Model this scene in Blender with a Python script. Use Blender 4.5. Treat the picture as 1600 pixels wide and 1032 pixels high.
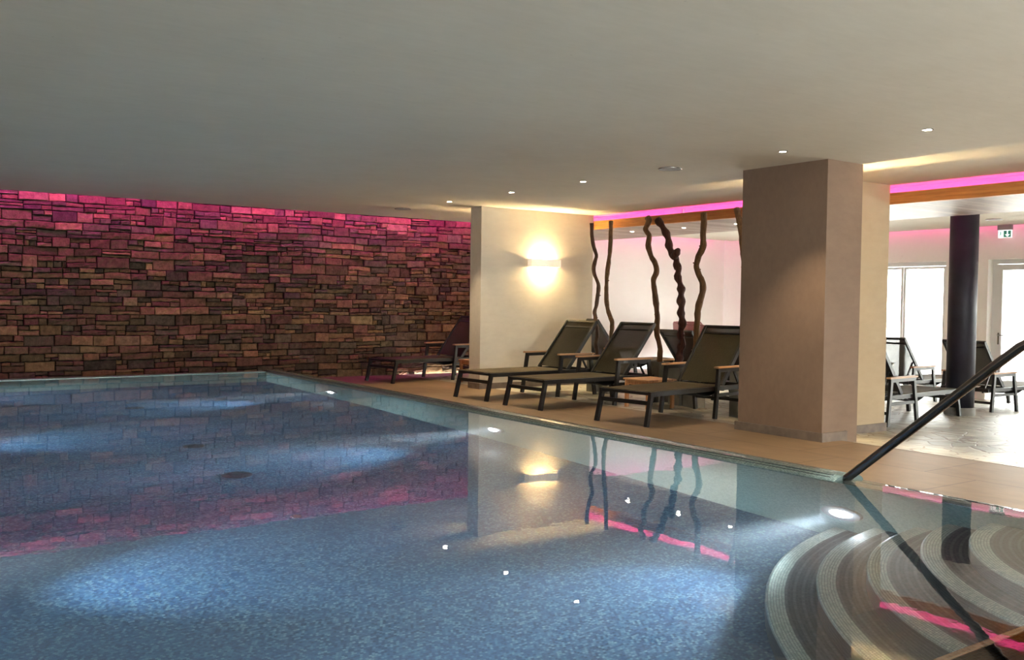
import bpy, bmesh, math, random
from mathutils import Vector, Matrix, noise

random.seed(11)
for _o in list(bpy.data.objects):
    bpy.data.objects.remove(_o)
SC = bpy.context.scene
COL = SC.collection
R = math.radians

# ------------------------------------------------------------------ camera
CAM_H = 1.05                      # camera height above the water level (water is z = 0)
cam_d = bpy.data.cameras.new('camera')
cam = bpy.data.objects.new('camera', cam_d)
COL.objects.link(cam)
cam_d.sensor_width = 36.0
cam_d.lens = 1474.26 / 1600 * 36.0
cam_d.clip_start = 0.05
cam_d.clip_end = 300
cr = Vector((0.81794945, -0.57513357, 0.01341899))
cu = Vector((0.00664015, 0.03276246, 0.99944111))
cf = Vector((0.57525177, 0.8174032, -0.03061701))
cu = cr.cross(cf).normalized()
cam.matrix_world = Matrix(((cr.x, cu.x, -cf.x, 0), (cr.y, cu.y, -cf.y, 0), (cr.z, cu.z, -cf.z, CAM_H), (0, 0, 0, 1)))
SC.camera = cam

# ------------------------------------------------------------------ view + world
SC.view_settings.view_transform = 'Standard'
SC.view_settings.look = 'None'
SC.view_settings.gamma = 1.0
SC.view_settings.use_curve_mapping = False
SC.view_settings.exposure = 1.0
SC.cycles.max_bounces = 12
SC.cycles.diffuse_bounces = 5
SC.cycles.glossy_bounces = 5
SC.cycles.transmission_bounces = 8
SC.cycles.transparent_max_bounces = 12
SC.cycles.volume_bounces = 1
SC.cycles.sample_clamp_indirect = 60.0
SC.cycles.use_denoising = True
SC.cycles.blur_glossy = 0.5

w = bpy.data.worlds.new('daylight')
SC.world = w
w.use_nodes = True
wb = w.node_tree.nodes['Background']
wb.inputs['Color'].default_value = (0.99, 0.985, 0.965, 1)
wb.inputs['Strength'].default_value = 17.0

# ------------------------------------------------------------------ levels
ZF = -0.248                       # pool deck level
HC = 2.4266                       # ceiling level
def floor_z(x, y):
    def ss(a, b, v):
        t = min(1, max(0, (v - a) / (b - a)))
        return t * t * (3 - 2 * t)
    k = ss(9.5, 11.5, x)
    return ZF - 0.13 * ss(7.8, 9.4, x) * (1 - ss(7.2 + 3.4 * k, 9.6 + 3.4 * k, y)) - 0.15 * min(1, max(0, (x - 12) / 3.8)) - (0.03 if x > 7.79 and y < 6 else 0) * (1 - ss(7.8, 9.4, x))

# ------------------------------------------------------------------ materials
def new_mat(name):
    m = bpy.data.materials.new(name)
    m.use_nodes = True
    nt = m.node_tree
    b = nt.nodes['Principled BSDF']
    return m, nt, b
def N(nt, typ, **kw):
    n = nt.nodes.new(typ)
    for k, v in kw.items():
        if hasattr(n, k) and not isinstance(v, tuple) or k in ('operation', 'blend_type', 'data_type', 'feature', 'distance'):
            setattr(n, k, v)
        else:
            n.inputs[k.replace('_', ' ')].default_value = v
    return n
def L(nt, a, b):
    nt.links.new(a, b)
def ramp(nt, fac, stops):
    n = nt.nodes.new('ShaderNodeValToRGB')
    el = n.color_ramp.elements
    while len(el) < len(stops):
        el.new(0.5)
    for e, (p, c) in zip(el, stops):
        e.position = p
        e.color = (*c, 1)
    L(nt, fac, n.inputs[0])
    return n
def coords(nt, kind='Object', scale=(1, 1, 1), rot=(0, 0, 0)):
    tc = nt.nodes.new('ShaderNodeTexCoord')
    mp = nt.nodes.new('ShaderNodeMapping')
    mp.inputs['Scale'].default_value = scale
    mp.inputs['Rotation'].default_value = rot
    L(nt, tc.outputs[kind], mp.inputs['Vector'])
    return mp.outputs['Vector']
def bump(nt, b, h, strength=0.3, dist=0.01):
    n = nt.nodes.new('ShaderNodeBump')
    n.inputs['Strength'].default_value = strength
    n.inputs['Distance'].default_value = dist
    L(nt, h, n.inputs['Height'])
    L(nt, n.outputs['Normal'], b.inputs['Normal'])
    return n
def noise_n(nt, vec, scale, detail=4, rough=0.55):
    n = nt.nodes.new('ShaderNodeTexNoise')
    n.inputs['Scale'].default_value = scale
    n.inputs['Detail'].default_value = detail
    n.inputs['Roughness'].default_value = rough
    L(nt, vec, n.inputs['Vector'])
    return n
def mixc(nt, fac, a, b, mode='MIX'):
    n = nt.nodes.new('ShaderNodeMix')
    n.data_type = 'RGBA'
    n.blend_type = mode
    if isinstance(fac, float): n.inputs[0].default_value = fac
    else: L(nt, fac, n.inputs[0])
    for i, v in ((6, a), (7, b)):
        if isinstance(v, tuple): n.inputs[i].default_value = (*v, 1)
        else: L(nt, v, n.inputs[i])
    return n.outputs[2]

def plain(name, col, rough=0.6, metal=0.0, spec=0.5, var=0.0, vs=8.0, bmp=0.0, stretch=(1, 1, 1)):
    m, nt, b = new_mat(name)
    b.inputs['Roughness'].default_value = rough
    b.inputs['Metallic'].default_value = metal
    b.inputs['Specular IOR Level'].default_value = spec
    v = coords(nt, 'Object', stretch)
    n = noise_n(nt, v, vs)
    c = ramp(nt, n.outputs[0], [(0.3, tuple(x * (1 - var) for x in col)), (0.7, tuple(min(1, x * (1 + var)) for x in col))])
    L(nt, c.outputs[0], b.inputs['Base Color'])
    if bmp:
        bump(nt, b, n.outputs[0], bmp, 0.01)
    return m

def plaster(name, col, mottling=0.06):
    m, nt, b = new_mat(name)
    b.inputs['Roughness'].default_value = 0.8
    b.inputs['Specular IOR Level'].default_value = 0.25
    v = coords(nt)
    n1 = noise_n(nt, v, 1.6, 6, 0.6)
    v2 = coords(nt, 'Object', (1.0, 4.0, 2.5))
    n2 = noise_n(nt, v2, 5.0, 8, 0.65)
    a = nt.nodes.new('ShaderNodeMath'); a.operation = 'ADD'
    L(nt, n1.outputs[0], a.inputs[0]); L(nt, n2.outputs[0], a.inputs[1])
    h = nt.nodes.new('ShaderNodeMath'); h.operation = 'MULTIPLY'; h.inputs[1].default_value = 0.5
    L(nt, a.outputs[0], h.inputs[0])
    k = mottling
    c = ramp(nt, h.outputs[0], [(0.35, (col[0] * (1 - k), col[1] * (1 - k * 1.15), col[2] * (1 - k * 1.4))), (0.65, tuple(min(1, x * (1 + k * .7)) for x in col))])
    # small pock marks in the hand-trowelled render
    vo = nt.nodes.new('ShaderNodeTexVoronoi'); vo.inputs['Scale'].default_value = 5.0
    L(nt, v, vo.inputs['Vector'])
    pk = ramp(nt, vo.outputs['Distance'], [(0.0, (0.72, 0.70, 0.66)), (0.05, (1, 1, 1))])
    L(nt, mixc(nt, 1.0, c.outputs[0], pk.outputs[0], 'MULTIPLY'), b.inputs['Base Color'])
    bump(nt, b, n2.outputs[0], 0.18, 0.012)
    return m

def wood(name, c1, c2, axis='Y', scale=6.0, rough=0.55, knots=False):
    m, nt, b = new_mat(name)
    b.inputs['Roughness'].default_value = rough
    s = {'X': (0.6, 9, 9), 'Y': (9, 0.6, 9), 'Z': (9, 9, 0.6)}[axis]
    v = coords(nt, 'Object', s)
    n = noise_n(nt, v, scale, 5, 0.6)
    c = ramp(nt, n.outputs[0], [(0.32, c1), (0.68, c2)])
    out = c.outputs[0]
    if knots:
        vo = nt.nodes.new('ShaderNodeTexVoronoi'); vo.inputs['Scale'].default_value = 2.4
        v3 = coords(nt, 'Object', (1.0, 1.0, 2.2))
        L(nt, v3, vo.inputs['Vector'])
        k = ramp(nt, vo.outputs['Distance'], [(0.04, (0.28, 0.16, 0.10)), (0.10, (1, 1, 1))])
        out = mixc(nt, 1.0, out, k.outputs[0], 'MULTIPLY')
    L(nt, out, b.inputs['Base Color'])
    bump(nt, b, n.outputs[0], 0.15, 0.004)
    return m

def tiles(name, cols, grout, size=0.0135, rough=0.25, uv=False, patch=0.35, bmp=0.3, vert=False):
    """small ceramic mosaic: staggered chips, each its own shade out of cols"""
    m, nt, b = new_mat(name)
    b.inputs['Roughness'].default_value = rough
    v = coords(nt, 'UV' if uv else 'Object')
    if vert:
        s3 = nt.nodes.new('ShaderNodeSeparateXYZ'); L(nt, v, s3.inputs[0])
        ad = nt.nodes.new('ShaderNodeMath'); L(nt, s3.outputs[0], ad.inputs[0]); L(nt, s3.outputs[1], ad.inputs[1])
        cb = nt.nodes.new('ShaderNodeCombineXYZ'); L(nt, ad.outputs[0], cb.inputs[0]); L(nt, s3.outputs[2], cb.inputs[1])
        v = cb.outputs[0]
    br = nt.nodes.new('ShaderNodeTexBrick')
    br.offset = 0.5
    br.inputs['Scale'].default_value = 1.0
    br.inputs['Brick Width'].default_value = size * 1.1
    br.inputs['Row Height'].default_value = size
    br.inputs['Mortar Size'].default_value = size * 0.07
    br.inputs['Mortar Smooth'].default_value = 0.3
    br.inputs['Color1'].default_value = (0, 0, 0, 1)
    br.inputs['Color2'].default_value = (1, 1, 1, 1)
    br.inputs['Mortar'].default_value = (0.5, 0.5, 0.5, 1)
    L(nt, v, br.inputs['Vector'])
    # sheets laid next to each other differ a little
    n = noise_n(nt, v, 22.0, 3, 0.7)
    f = nt.nodes.new('ShaderNodeMix'); f.data_type = 'FLOAT'
    f.inputs[0].default_value = patch
    L(nt, br.outputs['Color'], f.inputs[2]); L(nt, n.outputs[0], f.inputs[3])
    c = ramp(nt, f.outputs[0], [(i / (len(cols) - 1) * 0.7 + 0.15, q) for i, q in enumerate(cols)])
    out = mixc(nt, br.outputs['Fac'], c.outputs[0], grout)
    L(nt, out, b.inputs['Base Color'])
    inv = nt.nodes.new('ShaderNodeMath'); inv.operation = 'SUBTRACT'; inv.inputs[0].default_value = 1
    L(nt, br.outputs['Fac'], inv.inputs[1])
    bump(nt, b, inv.outputs[0], bmp, 0.002)
    return m

def step_tiles(name):
    """UV.x = arc length, UV.y = distance in from the nosing"""
    m, nt, b = new_mat(name)
    b.inputs['Roughness'].default_value = 0.3
    v = coords(nt, 'UV')
    br = nt.nodes.new('ShaderNodeTexBrick'); br.offset = 0.5
    br.inputs['Scale'].default_value = 1.0
    br.inputs['Brick Width'].default_value = 0.0155
    br.inputs['Row Height'].default_value = 0.0135
    br.inputs['Mortar Size'].default_value = 0.0011
    br.inputs['Mortar Smooth'].default_value = 0.2
    br.inputs['Color1'].default_value = (0, 0, 0, 1); br.inputs['Color2'].default_value = (1, 1, 1, 1)
    L(nt, v, br.inputs['Vector'])
    dark = ramp(nt, br.outputs['Color'], [(0.1, (0.040, 0.036, 0.040)), (0.5, (0.062, 0.055, 0.055)), (0.9, (0.095, 0.085, 0.083))])
    pale = ramp(nt, br.outputs['Color'], [(0.1, (0.42, 0.49, 0.44)), (0.9, (0.62, 0.67, 0.59))])
    sp = nt.nodes.new('ShaderNodeSeparateXYZ'); L(nt, v, sp.inputs[0])
    lt = nt.nodes.new('ShaderNodeMath'); lt.operation = 'LESS_THAN'; lt.inputs[1].default_value = 0.081
    L(nt, sp.outputs[1], lt.inputs[0])
    # anti-slip rows: every third row of chips on the tread is pale
    md = nt.nodes.new('ShaderNodeMath'); md.operation = 'MODULO'; md.inputs[1].default_value = 0.0405
    L(nt, sp.outputs[1], md.inputs[0])
    l2 = nt.nodes.new('ShaderNodeMath'); l2.operation = 'LESS_THAN'; l2.inputs[1].default_value = 0.0135
    L(nt, md.outputs[0], l2.inputs[0])
    hi = nt.nodes.new('ShaderNodeMath'); hi.operation = 'MULTIPLY'; hi.inputs[1].default_value = 0.15
    L(nt, l2.outputs[0], hi.inputs[0])
    mx = nt.nodes.new('ShaderNodeMath'); mx.operation = 'MAXIMUM'
    L(nt, lt.outputs[0], mx.inputs[0]); L(nt, hi.outputs[0], mx.inputs[1])
    c = mixc(nt, mx.outputs[0], dark.outputs[0], pale.outputs[0])
    L(nt, mixc(nt, br.outputs['Fac'], c, (0.10, 0.10, 0.10)), b.inputs['Base Color'])
    return m

def stone_mat():
    m, nt, b = new_mat('split_stone')
    b.inputs['Roughness'].default_value = 0.9
    b.inputs['Specular IOR Level'].default_value = 0.2
    at = nt.nodes.new('ShaderNodeAttribute'); at.attribute_name = 'stone'
    v = coords(nt)
    n = noise_n(nt, v, 14.0, 8, 0.7)
    c2 = ramp(nt, n.outputs[0], [(0.3, (0.55, 0.52, 0.50)), (0.7, (1.35, 1.3, 1.25))])
    L(nt, mixc(nt, 1.0, at.outputs['Color'], c2.outputs[0], 'MULTIPLY'), b.inputs['Base Color'])
    bump(nt, b, n.outputs[0], 0.9, 0.02)
    return m

def deck_mat():
    m, nt, b = new_mat('deck_tiles')
    v = coords(nt, 'Object', (1, 1, 1), (0, 0, R(90)))
    br = nt.nodes.new('ShaderNodeTexBrick'); br.offset = 0.35
    br.inputs['Scale'].default_value = 1.0
    br.inputs['Brick Width'].default_value = 1.2
    br.inputs['Row Height'].default_value = 0.9
    br.inputs['Mortar Size'].default_value = 0.007
    br.inputs['Mortar Smooth'].default_value = 0.1
    br.inputs['Color1'].default_value = (0.168, 0.106, 0.060, 1); br.inputs['Color2'].default_value = (0.208, 0.136, 0.080, 1)
    br.inputs['Mortar'].default_value = (0.10, 0.06, 0.04, 1)
    mp = nt.nodes.new('ShaderNodeVectorMath'); mp.operation = 'ADD'; mp.inputs[1].default_value = (0.15, 0.28, 0)
    L(nt, v, mp.inputs[0]); L(nt, mp.outputs[0], br.inputs['Vector'])
    n = noise_n(nt, coords(nt, 'Object', (2.5, 1, 1)), 2.5, 8, 0.65)
    k = ramp(nt, n.outputs[0], [(0.3, (0.80, 0.80, 0.80)), (0.7, (1.15, 1.15, 1.12))])
    L(nt, mixc(nt, 1.0, br.outputs['Color'], k.outputs[0], 'MULTIPLY'), b.inputs['Base Color'])
    b.inputs['Roughness'].default_value = 0.5
    bump(nt, b, n.outputs[0], 0.08, 0.01)
    return m

def flag_mat():
    m, nt, b = new_mat('crazy_paving')
    v = coords(nt, 'Object', (1, 1, 0))
    nn = noise_n(nt, v, 1.4, 2)
    vm = nt.nodes.new('ShaderNodeVectorMath'); vm.operation = 'MULTIPLY_ADD'; vm.inputs[1].default_value = (0.25, 0.25, 0)
    L(nt, nn.outputs[1], vm.inputs[0]); L(nt, v, vm.inputs[2])
    e = nt.nodes.new('ShaderNodeTexVoronoi'); e.feature = 'DISTANCE_TO_EDGE'; e.inputs['Scale'].default_value = 3.6
    L(nt, vm.outputs[0], e.inputs['Vector'])
    f = nt.nodes.new('ShaderNodeTexVoronoi'); f.inputs['Scale'].default_value = 3.6
    L(nt, vm.outputs[0], f.inputs['Vector'])
    sp = nt.nodes.new('ShaderNodeSeparateColor'); L(nt, f.outputs['Color'], sp.inputs[0])
    c = ramp(nt, sp.outputs[0], [(0.1, (0.27, 0.25, 0.195)), (0.5, (0.34, 0.315, 0.25)), (0.9, (0.42, 0.395, 0.32))])
    n = noise_n(nt, v, 9.0, 6)
    k = ramp(nt, n.outputs[0], [(0.3, (0.85, 0.85, 0.84)), (0.7, (1.1, 1.1, 1.1))])
    cc = mixc(nt, 1.0, c.outputs[0], k.outputs[0], 'MULTIPLY')
    g = ramp(nt, e.outputs['Distance'], [(0.018, (0, 0, 0)), (0.04, (1, 1, 1))])
    L(nt, mixc(nt, g.outputs[0], (0.17, 0.12, 0.07), cc), b.inputs['Base Color'])
    b.inputs['Roughness'].default_value = 0.45
    bump(nt, b, g.outputs[0], 0.35, 0.01)
    return m

def board_mat():
    m, nt, b = new_mat('limed_boards')
    b.inputs['Roughness'].default_value = 0.5
    v = coords(nt, 'Object')
    br = nt.nodes.new('ShaderNodeTexBrick'); br.offset = 0.5
    br.inputs['Scale'].default_value = 1.0
    br.inputs['Brick Width'].default_value = 3.0
    br.inputs['Row Height'].default_value = 0.14
    br.inputs['Mortar Size'].default_value = 0.005
    br.inputs['Color1'].default_value = (0.27, 0.175, 0.125, 1); br.inputs['Color2'].default_value = (0.44, 0.32, 0.25, 1)
    br.inputs['Mortar'].default_value = (0.12, 0.08, 0.06, 1)
    L(nt, v, br.inputs['Vector'])
    n = noise_n(nt, coords(nt, 'Object', (0.8, 12, 1)), 5.0, 5)
    k = ramp(nt, n.outputs[0], [(0.3, (0.7, 0.68, 0.66)), (0.7, (1.25, 1.25, 1.25))])
    L(nt, mixc(nt, 1.0, br.outputs['Color'], k.outputs[0], 'MULTIPLY'), b.inputs['Base Color'])
    return m

def emit(name, col, s):
    m, nt, b = new_mat(name)
    b.inputs['Base Color'].default_value = (*col, 1)
    b.inputs['Emission Color'].default_value = (*col, 1)
    b.inputs['Emission Strength'].default_value = s
    return m

def sling_mat(name, col, through=0.28):
    m, nt, b = new_mat(name)
    b.inputs['Roughness'].default_value = 0.85
    b.inputs['Specular IOR Level'].default_value = 0.12
    v = coords(nt, 'Object')
    n = noise_n(nt, v, 60.0, 2)
    c = ramp(nt, n.outputs[0], [(0.3, tuple(x * .85 for x in col)), (0.7, tuple(x * 1.15 for x in col))])
    L(nt, c.outputs[0], b.inputs['Base Color'])
    t = nt.nodes.new('ShaderNodeBsdfTransparent')
    mx = nt.nodes.new('ShaderNodeMixShader'); mx.inputs[0].default_value = through
    L(nt, b.outputs[0], mx.inputs[1]); L(nt, t.outputs[0], mx.inputs[2])
    L(nt, mx.outputs[0], nt.nodes['Material Output'].inputs['Surface'])
    return m

def glass_mat():
    m, nt, b = new_mat('window_glass')
    g = nt.nodes.new('ShaderNodeBsdfGlossy'); g.inputs['Roughness'].default_value = 0.02
    t = nt.nodes.new('ShaderNodeBsdfTransparent'); t.inputs['Color'].default_value = (0.93, 0.96, 0.95, 1)
    fr = nt.nodes.new('ShaderNodeFresnel'); fr.inputs['IOR'].default_value = 1.45
    mx = nt.nodes.new('ShaderNodeMixShader')
    L(nt, fr.outputs[0], mx.inputs[0]); L(nt, t.outputs[0], mx.inputs[1]); L(nt, g.outputs[0], mx.inputs[2])
    L(nt, mx.outputs[0], nt.nodes['Material Output'].inputs['Surface'])
    return m

def water_mat():
    m, nt, b = new_mat('pool_water')
    b.inputs['Base Color'].default_value = (1, 1, 1, 1)
    b.inputs['Roughness'].default_value = 0.0
    b.inputs['IOR'].default_value = 1.333
    b.inputs['Transmission Weight'].default_value = 1.0
    v = coords(nt, 'Object')
    n = noise_n(nt, v, 3.0, 2, 0.4)
    n2 = noise_n(nt, v, 22.0, 1, 0.4)
    a = nt.nodes.new('ShaderNodeMath'); a.operation = 'MULTIPLY_ADD'; a.inputs[1].default_value = 0.17
    L(nt, n2.outputs[0], a.inputs[0]); L(nt, n.outputs[0], a.inputs[2])
    bump(nt, b, a.outputs[0], 0.5, 0.0011)
    vol = nt.nodes.new('ShaderNodeVolumePrincipled')
    vol.inputs['Color'].default_value = (0.80, 0.90, 0.96, 1)
    vol.inputs['Density'].default_value = 0.10
    vol.inputs['Anisotropy'].default_value = 0.6
    L(nt, vol.outputs[0], nt.nodes['Material Output'].inputs['Volume'])
    return m

M = dict(
    ceil=plaster('ceiling_plaster', (0.60, 0.545, 0.45), 0.05),
    wall=plaster('cream_render', (0.60, 0.53, 0.43), 0.07),
    rose=plaster('rose_beige_render', (0.222, 0.148, 0.104), 0.10),
    tan=plaster('tan_render', (0.46, 0.345, 0.22), 0.07),
    white=plaster('white_render', (0.88, 0.86, 0.82), 0.02),
    stone=stone_mat(), deck=deck_mat(), flag=flag_mat(), boards=board_mat(),
    skirt=plain('stone_skirting', (0.17, 0.125, 0.095), 0.7, var=0.25, vs=9, bmp=0.3),
    pine=wood('knotty_pine', (0.44, 0.15, 0.035), (0.66, 0.28, 0.08), 'Y', 5, 0.45, True),
    teak=wood('teak', (0.34, 0.17, 0.08), (0.50, 0.28, 0.14), 'X', 7, 0.5),
    teakz=wood('teak_upright', (0.34, 0.15, 0.06), (0.48, 0.24, 0.11), 'Z', 7, 0.5),
    bark=wood('brown_bark', (0.06, 0.03, 0.017), (0.19, 0.095, 0.05), 'Z', 6, 0.8),
    bark2=wood('red_brown_bark', (0.035, 0.013, 0.010), (0.125, 0.045, 0.03), 'Z', 6, 0.75),
    bark3=wood('tan_bark', (0.10, 0.05, 0.022), (0.25, 0.135, 0.06), 'Z', 6, 0.8),
    bottom=tiles('blue_mosaic', [(0.010, 0.034, 0.10), (0.026, 0.085, 0.21), (0.070, 0.185, 0.32), (0.27, 0.43, 0.46)], (0.07, 0.11, 0.20), 0.0135, 0.3, patch=0.45),
    side=tiles('pale_green_mosaic', [(0.22, 0.36, 0.34), (0.31, 0.46, 0.43), (0.40, 0.55, 0.51)], (0.17, 0.26, 0.26), 0.0135, 0.3, vert=True),
    rim=tiles('rim_mosaic', [(0.20, 0.27, 0.25), (0.28, 0.36, 0.33), (0.36, 0.44, 0.40)], (0.12, 0.16, 0.15), 0.0135, 0.12, bmp=0.6),
    rimb=tiles('brown_rim_mosaic', [(0.22, 0.115, 0.06), (0.30, 0.16, 0.085), (0.37, 0.21, 0.12)], (0.30, 0.26, 0.20), 0.0135, 0.25, bmp=0.6),
    step=step_tiles('step_mosaic'),
    frame=plain('dark_bronze_aluminium', (0.016, 0.014, 0.013), 0.42, metal=0.3, var=0.1),
    sling=sling_mat('brown_mesh_fabric', (0.038, 0.032, 0.019), 0.06),
    seat=sling_mat('brown_seat_fabric', (0.080, 0.062, 0.038), 0.03),
    concrete=plain('planter_concrete', (0.20, 0.19, 0.17), 0.8, var=0.15, bmp=0.2),
    gravel=plain('planter_gravel', (0.40, 0.32, 0.16), 0.9, var=0.4, vs=60, bmp=0.8),
    steel=plain('black_steel', (0.022, 0.021, 0.033), 0.55, metal=0.25, var=0.35, vs=3),
    rail=plain('dark_polished_steel', (0.16, 0.14, 0.14), 0.16, metal=1.0, var=0.08, vs=3),
    rattan=plain('rose_rattan', (0.27, 0.11, 0.10), 0.6, var=0.25, vs=90, bmp=0.5),
    cushion=plain('grey_cushion', (0.33, 0.34, 0.36), 0.9, var=0.05),
    pillow=plain('white_pillow', (0.75, 0.76, 0.80), 0.9, var=0.04),
    whitepaint=plain('white_frame', (0.78, 0.79, 0.78), 0.4, var=0.02),
    ceramic=emit('ceramic_added_glow', (0.85, 0.74, 0.58), 0.30),  # faint emission stands in for light falling on the shade front
    chrome=plain('brushed_chrome', (0.55, 0.55, 0.55), 0.25, metal=1.0),
    grey=plain('grey_plastic', (0.30, 0.30, 0.29), 0.5, var=0.03),
    darkgrille=plain('dark_grille', (0.03, 0.04, 0.06), 0.5, var=0.2),
    green=plain('sign_green', (0.03, 0.48, 0.31), 0.4),
    signwhite=emit('sign_white', (0.85, 0.92, 0.90), 0.6),
    glass=glass_mat(), water=water_mat(),
    led=emit('pink_led', (1.0, 0.075, 0.78), 25.0),
    led3=emit('canopy_pink_led', (1.0, 0.08, 0.44), 20.0),
    led2=emit('soft_pink_led', (1.0, 0.09, 0.42), 5.0),
    spot=emit('warm_halogen', (1.0, 0.86, 0.66), 60.0),
    bulb=emit('warm_bulb', (1.0, 0.76, 0.40), 2900.0),
    uw=emit('cool_pool_lamp', (0.80, 0.90, 1.0), 45.0),
    snow=plain('pale_rubble', (0.62, 0.60, 0.58), 0.9, var=0.25, vs=2.0, bmp=0.6),
)

# ------------------------------------------------------------------ mesh helpers
class MB:
    def __init__(s):
        s.bm = bmesh.new(); s.uv = None
    def box(s, x0, x1, y0, y1, z0, z1, bev=0.0):
        r = bmesh.ops.create_cube(s.bm, size=1.0)
        for v in r['verts']:
            v.co = Vector(((x0 + x1) / 2 + v.co.x * (x1 - x0), (y0 + y1) / 2 + v.co.y * (y1 - y0), (z0 + z1) / 2 + v.co.z * (z1 - z0)))
        if bev:
            es = list({e for v in r['verts'] for e in v.link_edges})
            bmesh.ops.bevel(s.bm, geom=es, offset=bev, segments=2, affect='EDGES')
        return s
    def hexa(s, p):
        """8 points: bottom 4 (ccw) then top 4"""
        v = [s.bm.verts.new(q) for q in p]
        for f in ((3, 2, 1, 0), (4, 5, 6, 7), (0, 1, 5, 4), (1, 2, 6, 5), (2, 3, 7, 6), (3, 0, 4, 7)):
            s.bm.faces.new([v[i] for i in f])
        return s
    def bar(s, a, b, wy, wz, side=(0, 1, 0)):
        """rectangular bar from a to b, wy wide along `side`, wz thick across"""
        a, b = Vector(a), Vector(b)
        d = (b - a).normalized(); sd = Vector(side)
        sd = (sd - d * sd.dot(d)).normalized(); n = d.cross(sd)
        q = []
        for c in (a, b):
            for i, j in ((-1, -1), (1, -1), (1, 1), (-1, 1)):
                q.append(c + sd * (i * wy / 2) + n * (j * wz / 2))
        return s.hexa(q)
    def tube(s, pts, rad, seg=10, cap=True, wob=0.0):
        pts = [Vector(p) for p in pts]
        rings = []
        up = Vector((0.31, 0.95, 0.1))
        for i, p in enumerate(pts):
            d = (pts[min(i + 1, len(pts) - 1)] - pts[max(i - 1, 0)]).normalized()
            a = (up - d * up.dot(d)).normalized(); b = d.cross(a)
            r = rad[i] if isinstance(rad, (list, tuple)) else rad
            ring = []
            for k in range(seg):
                t = 2 * math.pi * k / seg
                rr = r * (1 + wob * noise.noise(Vector((math.cos(t) * 1.3 + p.x, math.sin(t) * 1.3, p.z * 14))))
                ring.append(s.bm.verts.new(p + a * math.cos(t) * rr + b * math.sin(t) * rr))
            rings.append(ring)
        for r0, r1 in zip(rings, rings[1:]):
            for k in range(seg):
                f = s.bm.faces.new((r0[k], r0[(k + 1) % seg], r1[(k + 1) % seg], r1[k])); f.smooth = True
        if cap:
            s.bm.faces.new(rings[0][::-1]); s.bm.faces.new(rings[-1])
        return s
    def disc(s, c, r, h, seg=24, axis=(0, 0, 1)):
        a = Vector(axis).normalized()
        return s.tube([Vector(c), Vector(c) + a * h], r, seg)
    def quad(s, p):
        s.bm.faces.new([s.bm.verts.new(q) for q in p]); return s
    def build(s, name, mat, parent=None, recalc=True, loc=None):
        if recalc:
            bmesh.ops.recalc_face_normals(s.bm, faces=s.bm.faces)
        me = bpy.data.meshes.new(name)
        s.bm.to_mesh(me); s.bm.free()
        me.materials.append(mat)
        o = bpy.data.objects.new(name, me)
        COL.objects.link(o)
        if parent is not None: o.parent = parent
        if loc is not None: o.location = loc
        return o

def tag(o, label=None, cat=None, group=None, kind=None):
    if label: o['label'] = label
    if cat: o['category'] = cat
    if group: o['group'] = group
    if kind: o['kind'] = kind
    return o
def thing(name, label, cat, loc=(0, 0, 0), rz=0.0, group=None):
    o = bpy.data.objects.new(name, None)
    COL.objects.link(o)
    o.location = loc; o.rotation_euler = (0, 0, rz)
    o.empty_display_size = 0.1
    return tag(o, label, cat, group)
def struct(name, mb, mat, parent=None):
    o = mb.build(name, mat, parent)
    if parent is None: o['kind'] = 'structure'
    return o
def child_list(o):
    return [c for c in bpy.data.objects if c.parent == o]
def copy_tree(o, parent=None):
    c = o.copy(); COL.objects.link(c)
    if parent is not None: c.parent = parent
    for ch in child_list(o):
        copy_tree(ch, c)
    return c
def light(name, kind, loc, power, col, parent=None, aim=None, **kw):
    d = bpy.data.lights.new(name, kind)
    d.energy = power; d.color = col
    for k, v in kw.items(): setattr(d, k, v)
    o = bpy.data.objects.new(name, d); COL.objects.link(o)
    o.location = loc
    if aim is not None:
        o.rotation_euler = Vector(aim).to_track_quat('-Z', 'Y').to_euler()
    if parent is not None: o.parent = parent
    return o

# ================================================================== STRUCTURE
XL, YN = -1.8, -3.2               # left and near walls
XW = 15.95                        # window wall
YB = 14.5                         # back wall
PX0, PX1 = -0.25, 4.82            # pool inner faces
PY0, PY1 = 1.55, 12.86
XE = 5.10                         # deck side of the pool rim
ZB = -1.35

# deck (with a hole where the pool is)
mb = MB()
for x0, x1, y0, y1 in ((XL, PX0 - 0.3, YN, YB + .1), (PX0 - 0.3, XE, YN, PY0 - 0.35), (PX0 - 0.3, XE, PY1 + 0.22, YB + .1), (XE, 7.8, YN, YB + .1)):
    mb.box(x0, x1, y0, y1, ZF - 0.2, ZF)
struct('floor', mb, M['deck'])
# crazy paving beyond the joint, falling slightly towards the terrace doors
mb = MB()
xs = [7.8 + i * 0.21 for i in range(40)]; ys = [YN + i * 0.43 for i in range(42)]
g = [[mb.bm.verts.new((x, y, floor_z(x, y))) for y in ys] for x in xs]
for i in range(len(xs) - 1):
    for j in range(len(ys) - 1):
        f = mb.bm.faces.new((g[i][j], g[i + 1][j], g[i + 1][j + 1], g[i][j + 1])); f.smooth = True
struct('floor', mb, M['flag'])
struct('trim_1', MB().box(7.785, 7.80, YN, 5.6, ZF - 0.19, ZF + 0.001), M['skirt'])

# ceilings
mb = MB()
mb.box(XL - .1, 9.95, YN - .1, 14.05, HC, HC + 0.12)
struct('ceiling', mb, M['ceil'])
mb = MB()
mb.box(11.62, 15.80, YN - .1, 14.15, HC, HC + 0.12)
struct('ceiling', mb, M['ceil'])
mb = MB()                         # roof slab above coves and recess
mb.box(XL - .1, XW + .4, YN - .1, YB + .4, 2.74, 2.9)
mb.box(9.90, 9.95, YN, 14.05, HC + .12, 2.74)
mb.box(11.62, 11.67, YN, 14.05, HC + .12, 2.74)
struct('ceiling', mb, M['white'])

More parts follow.
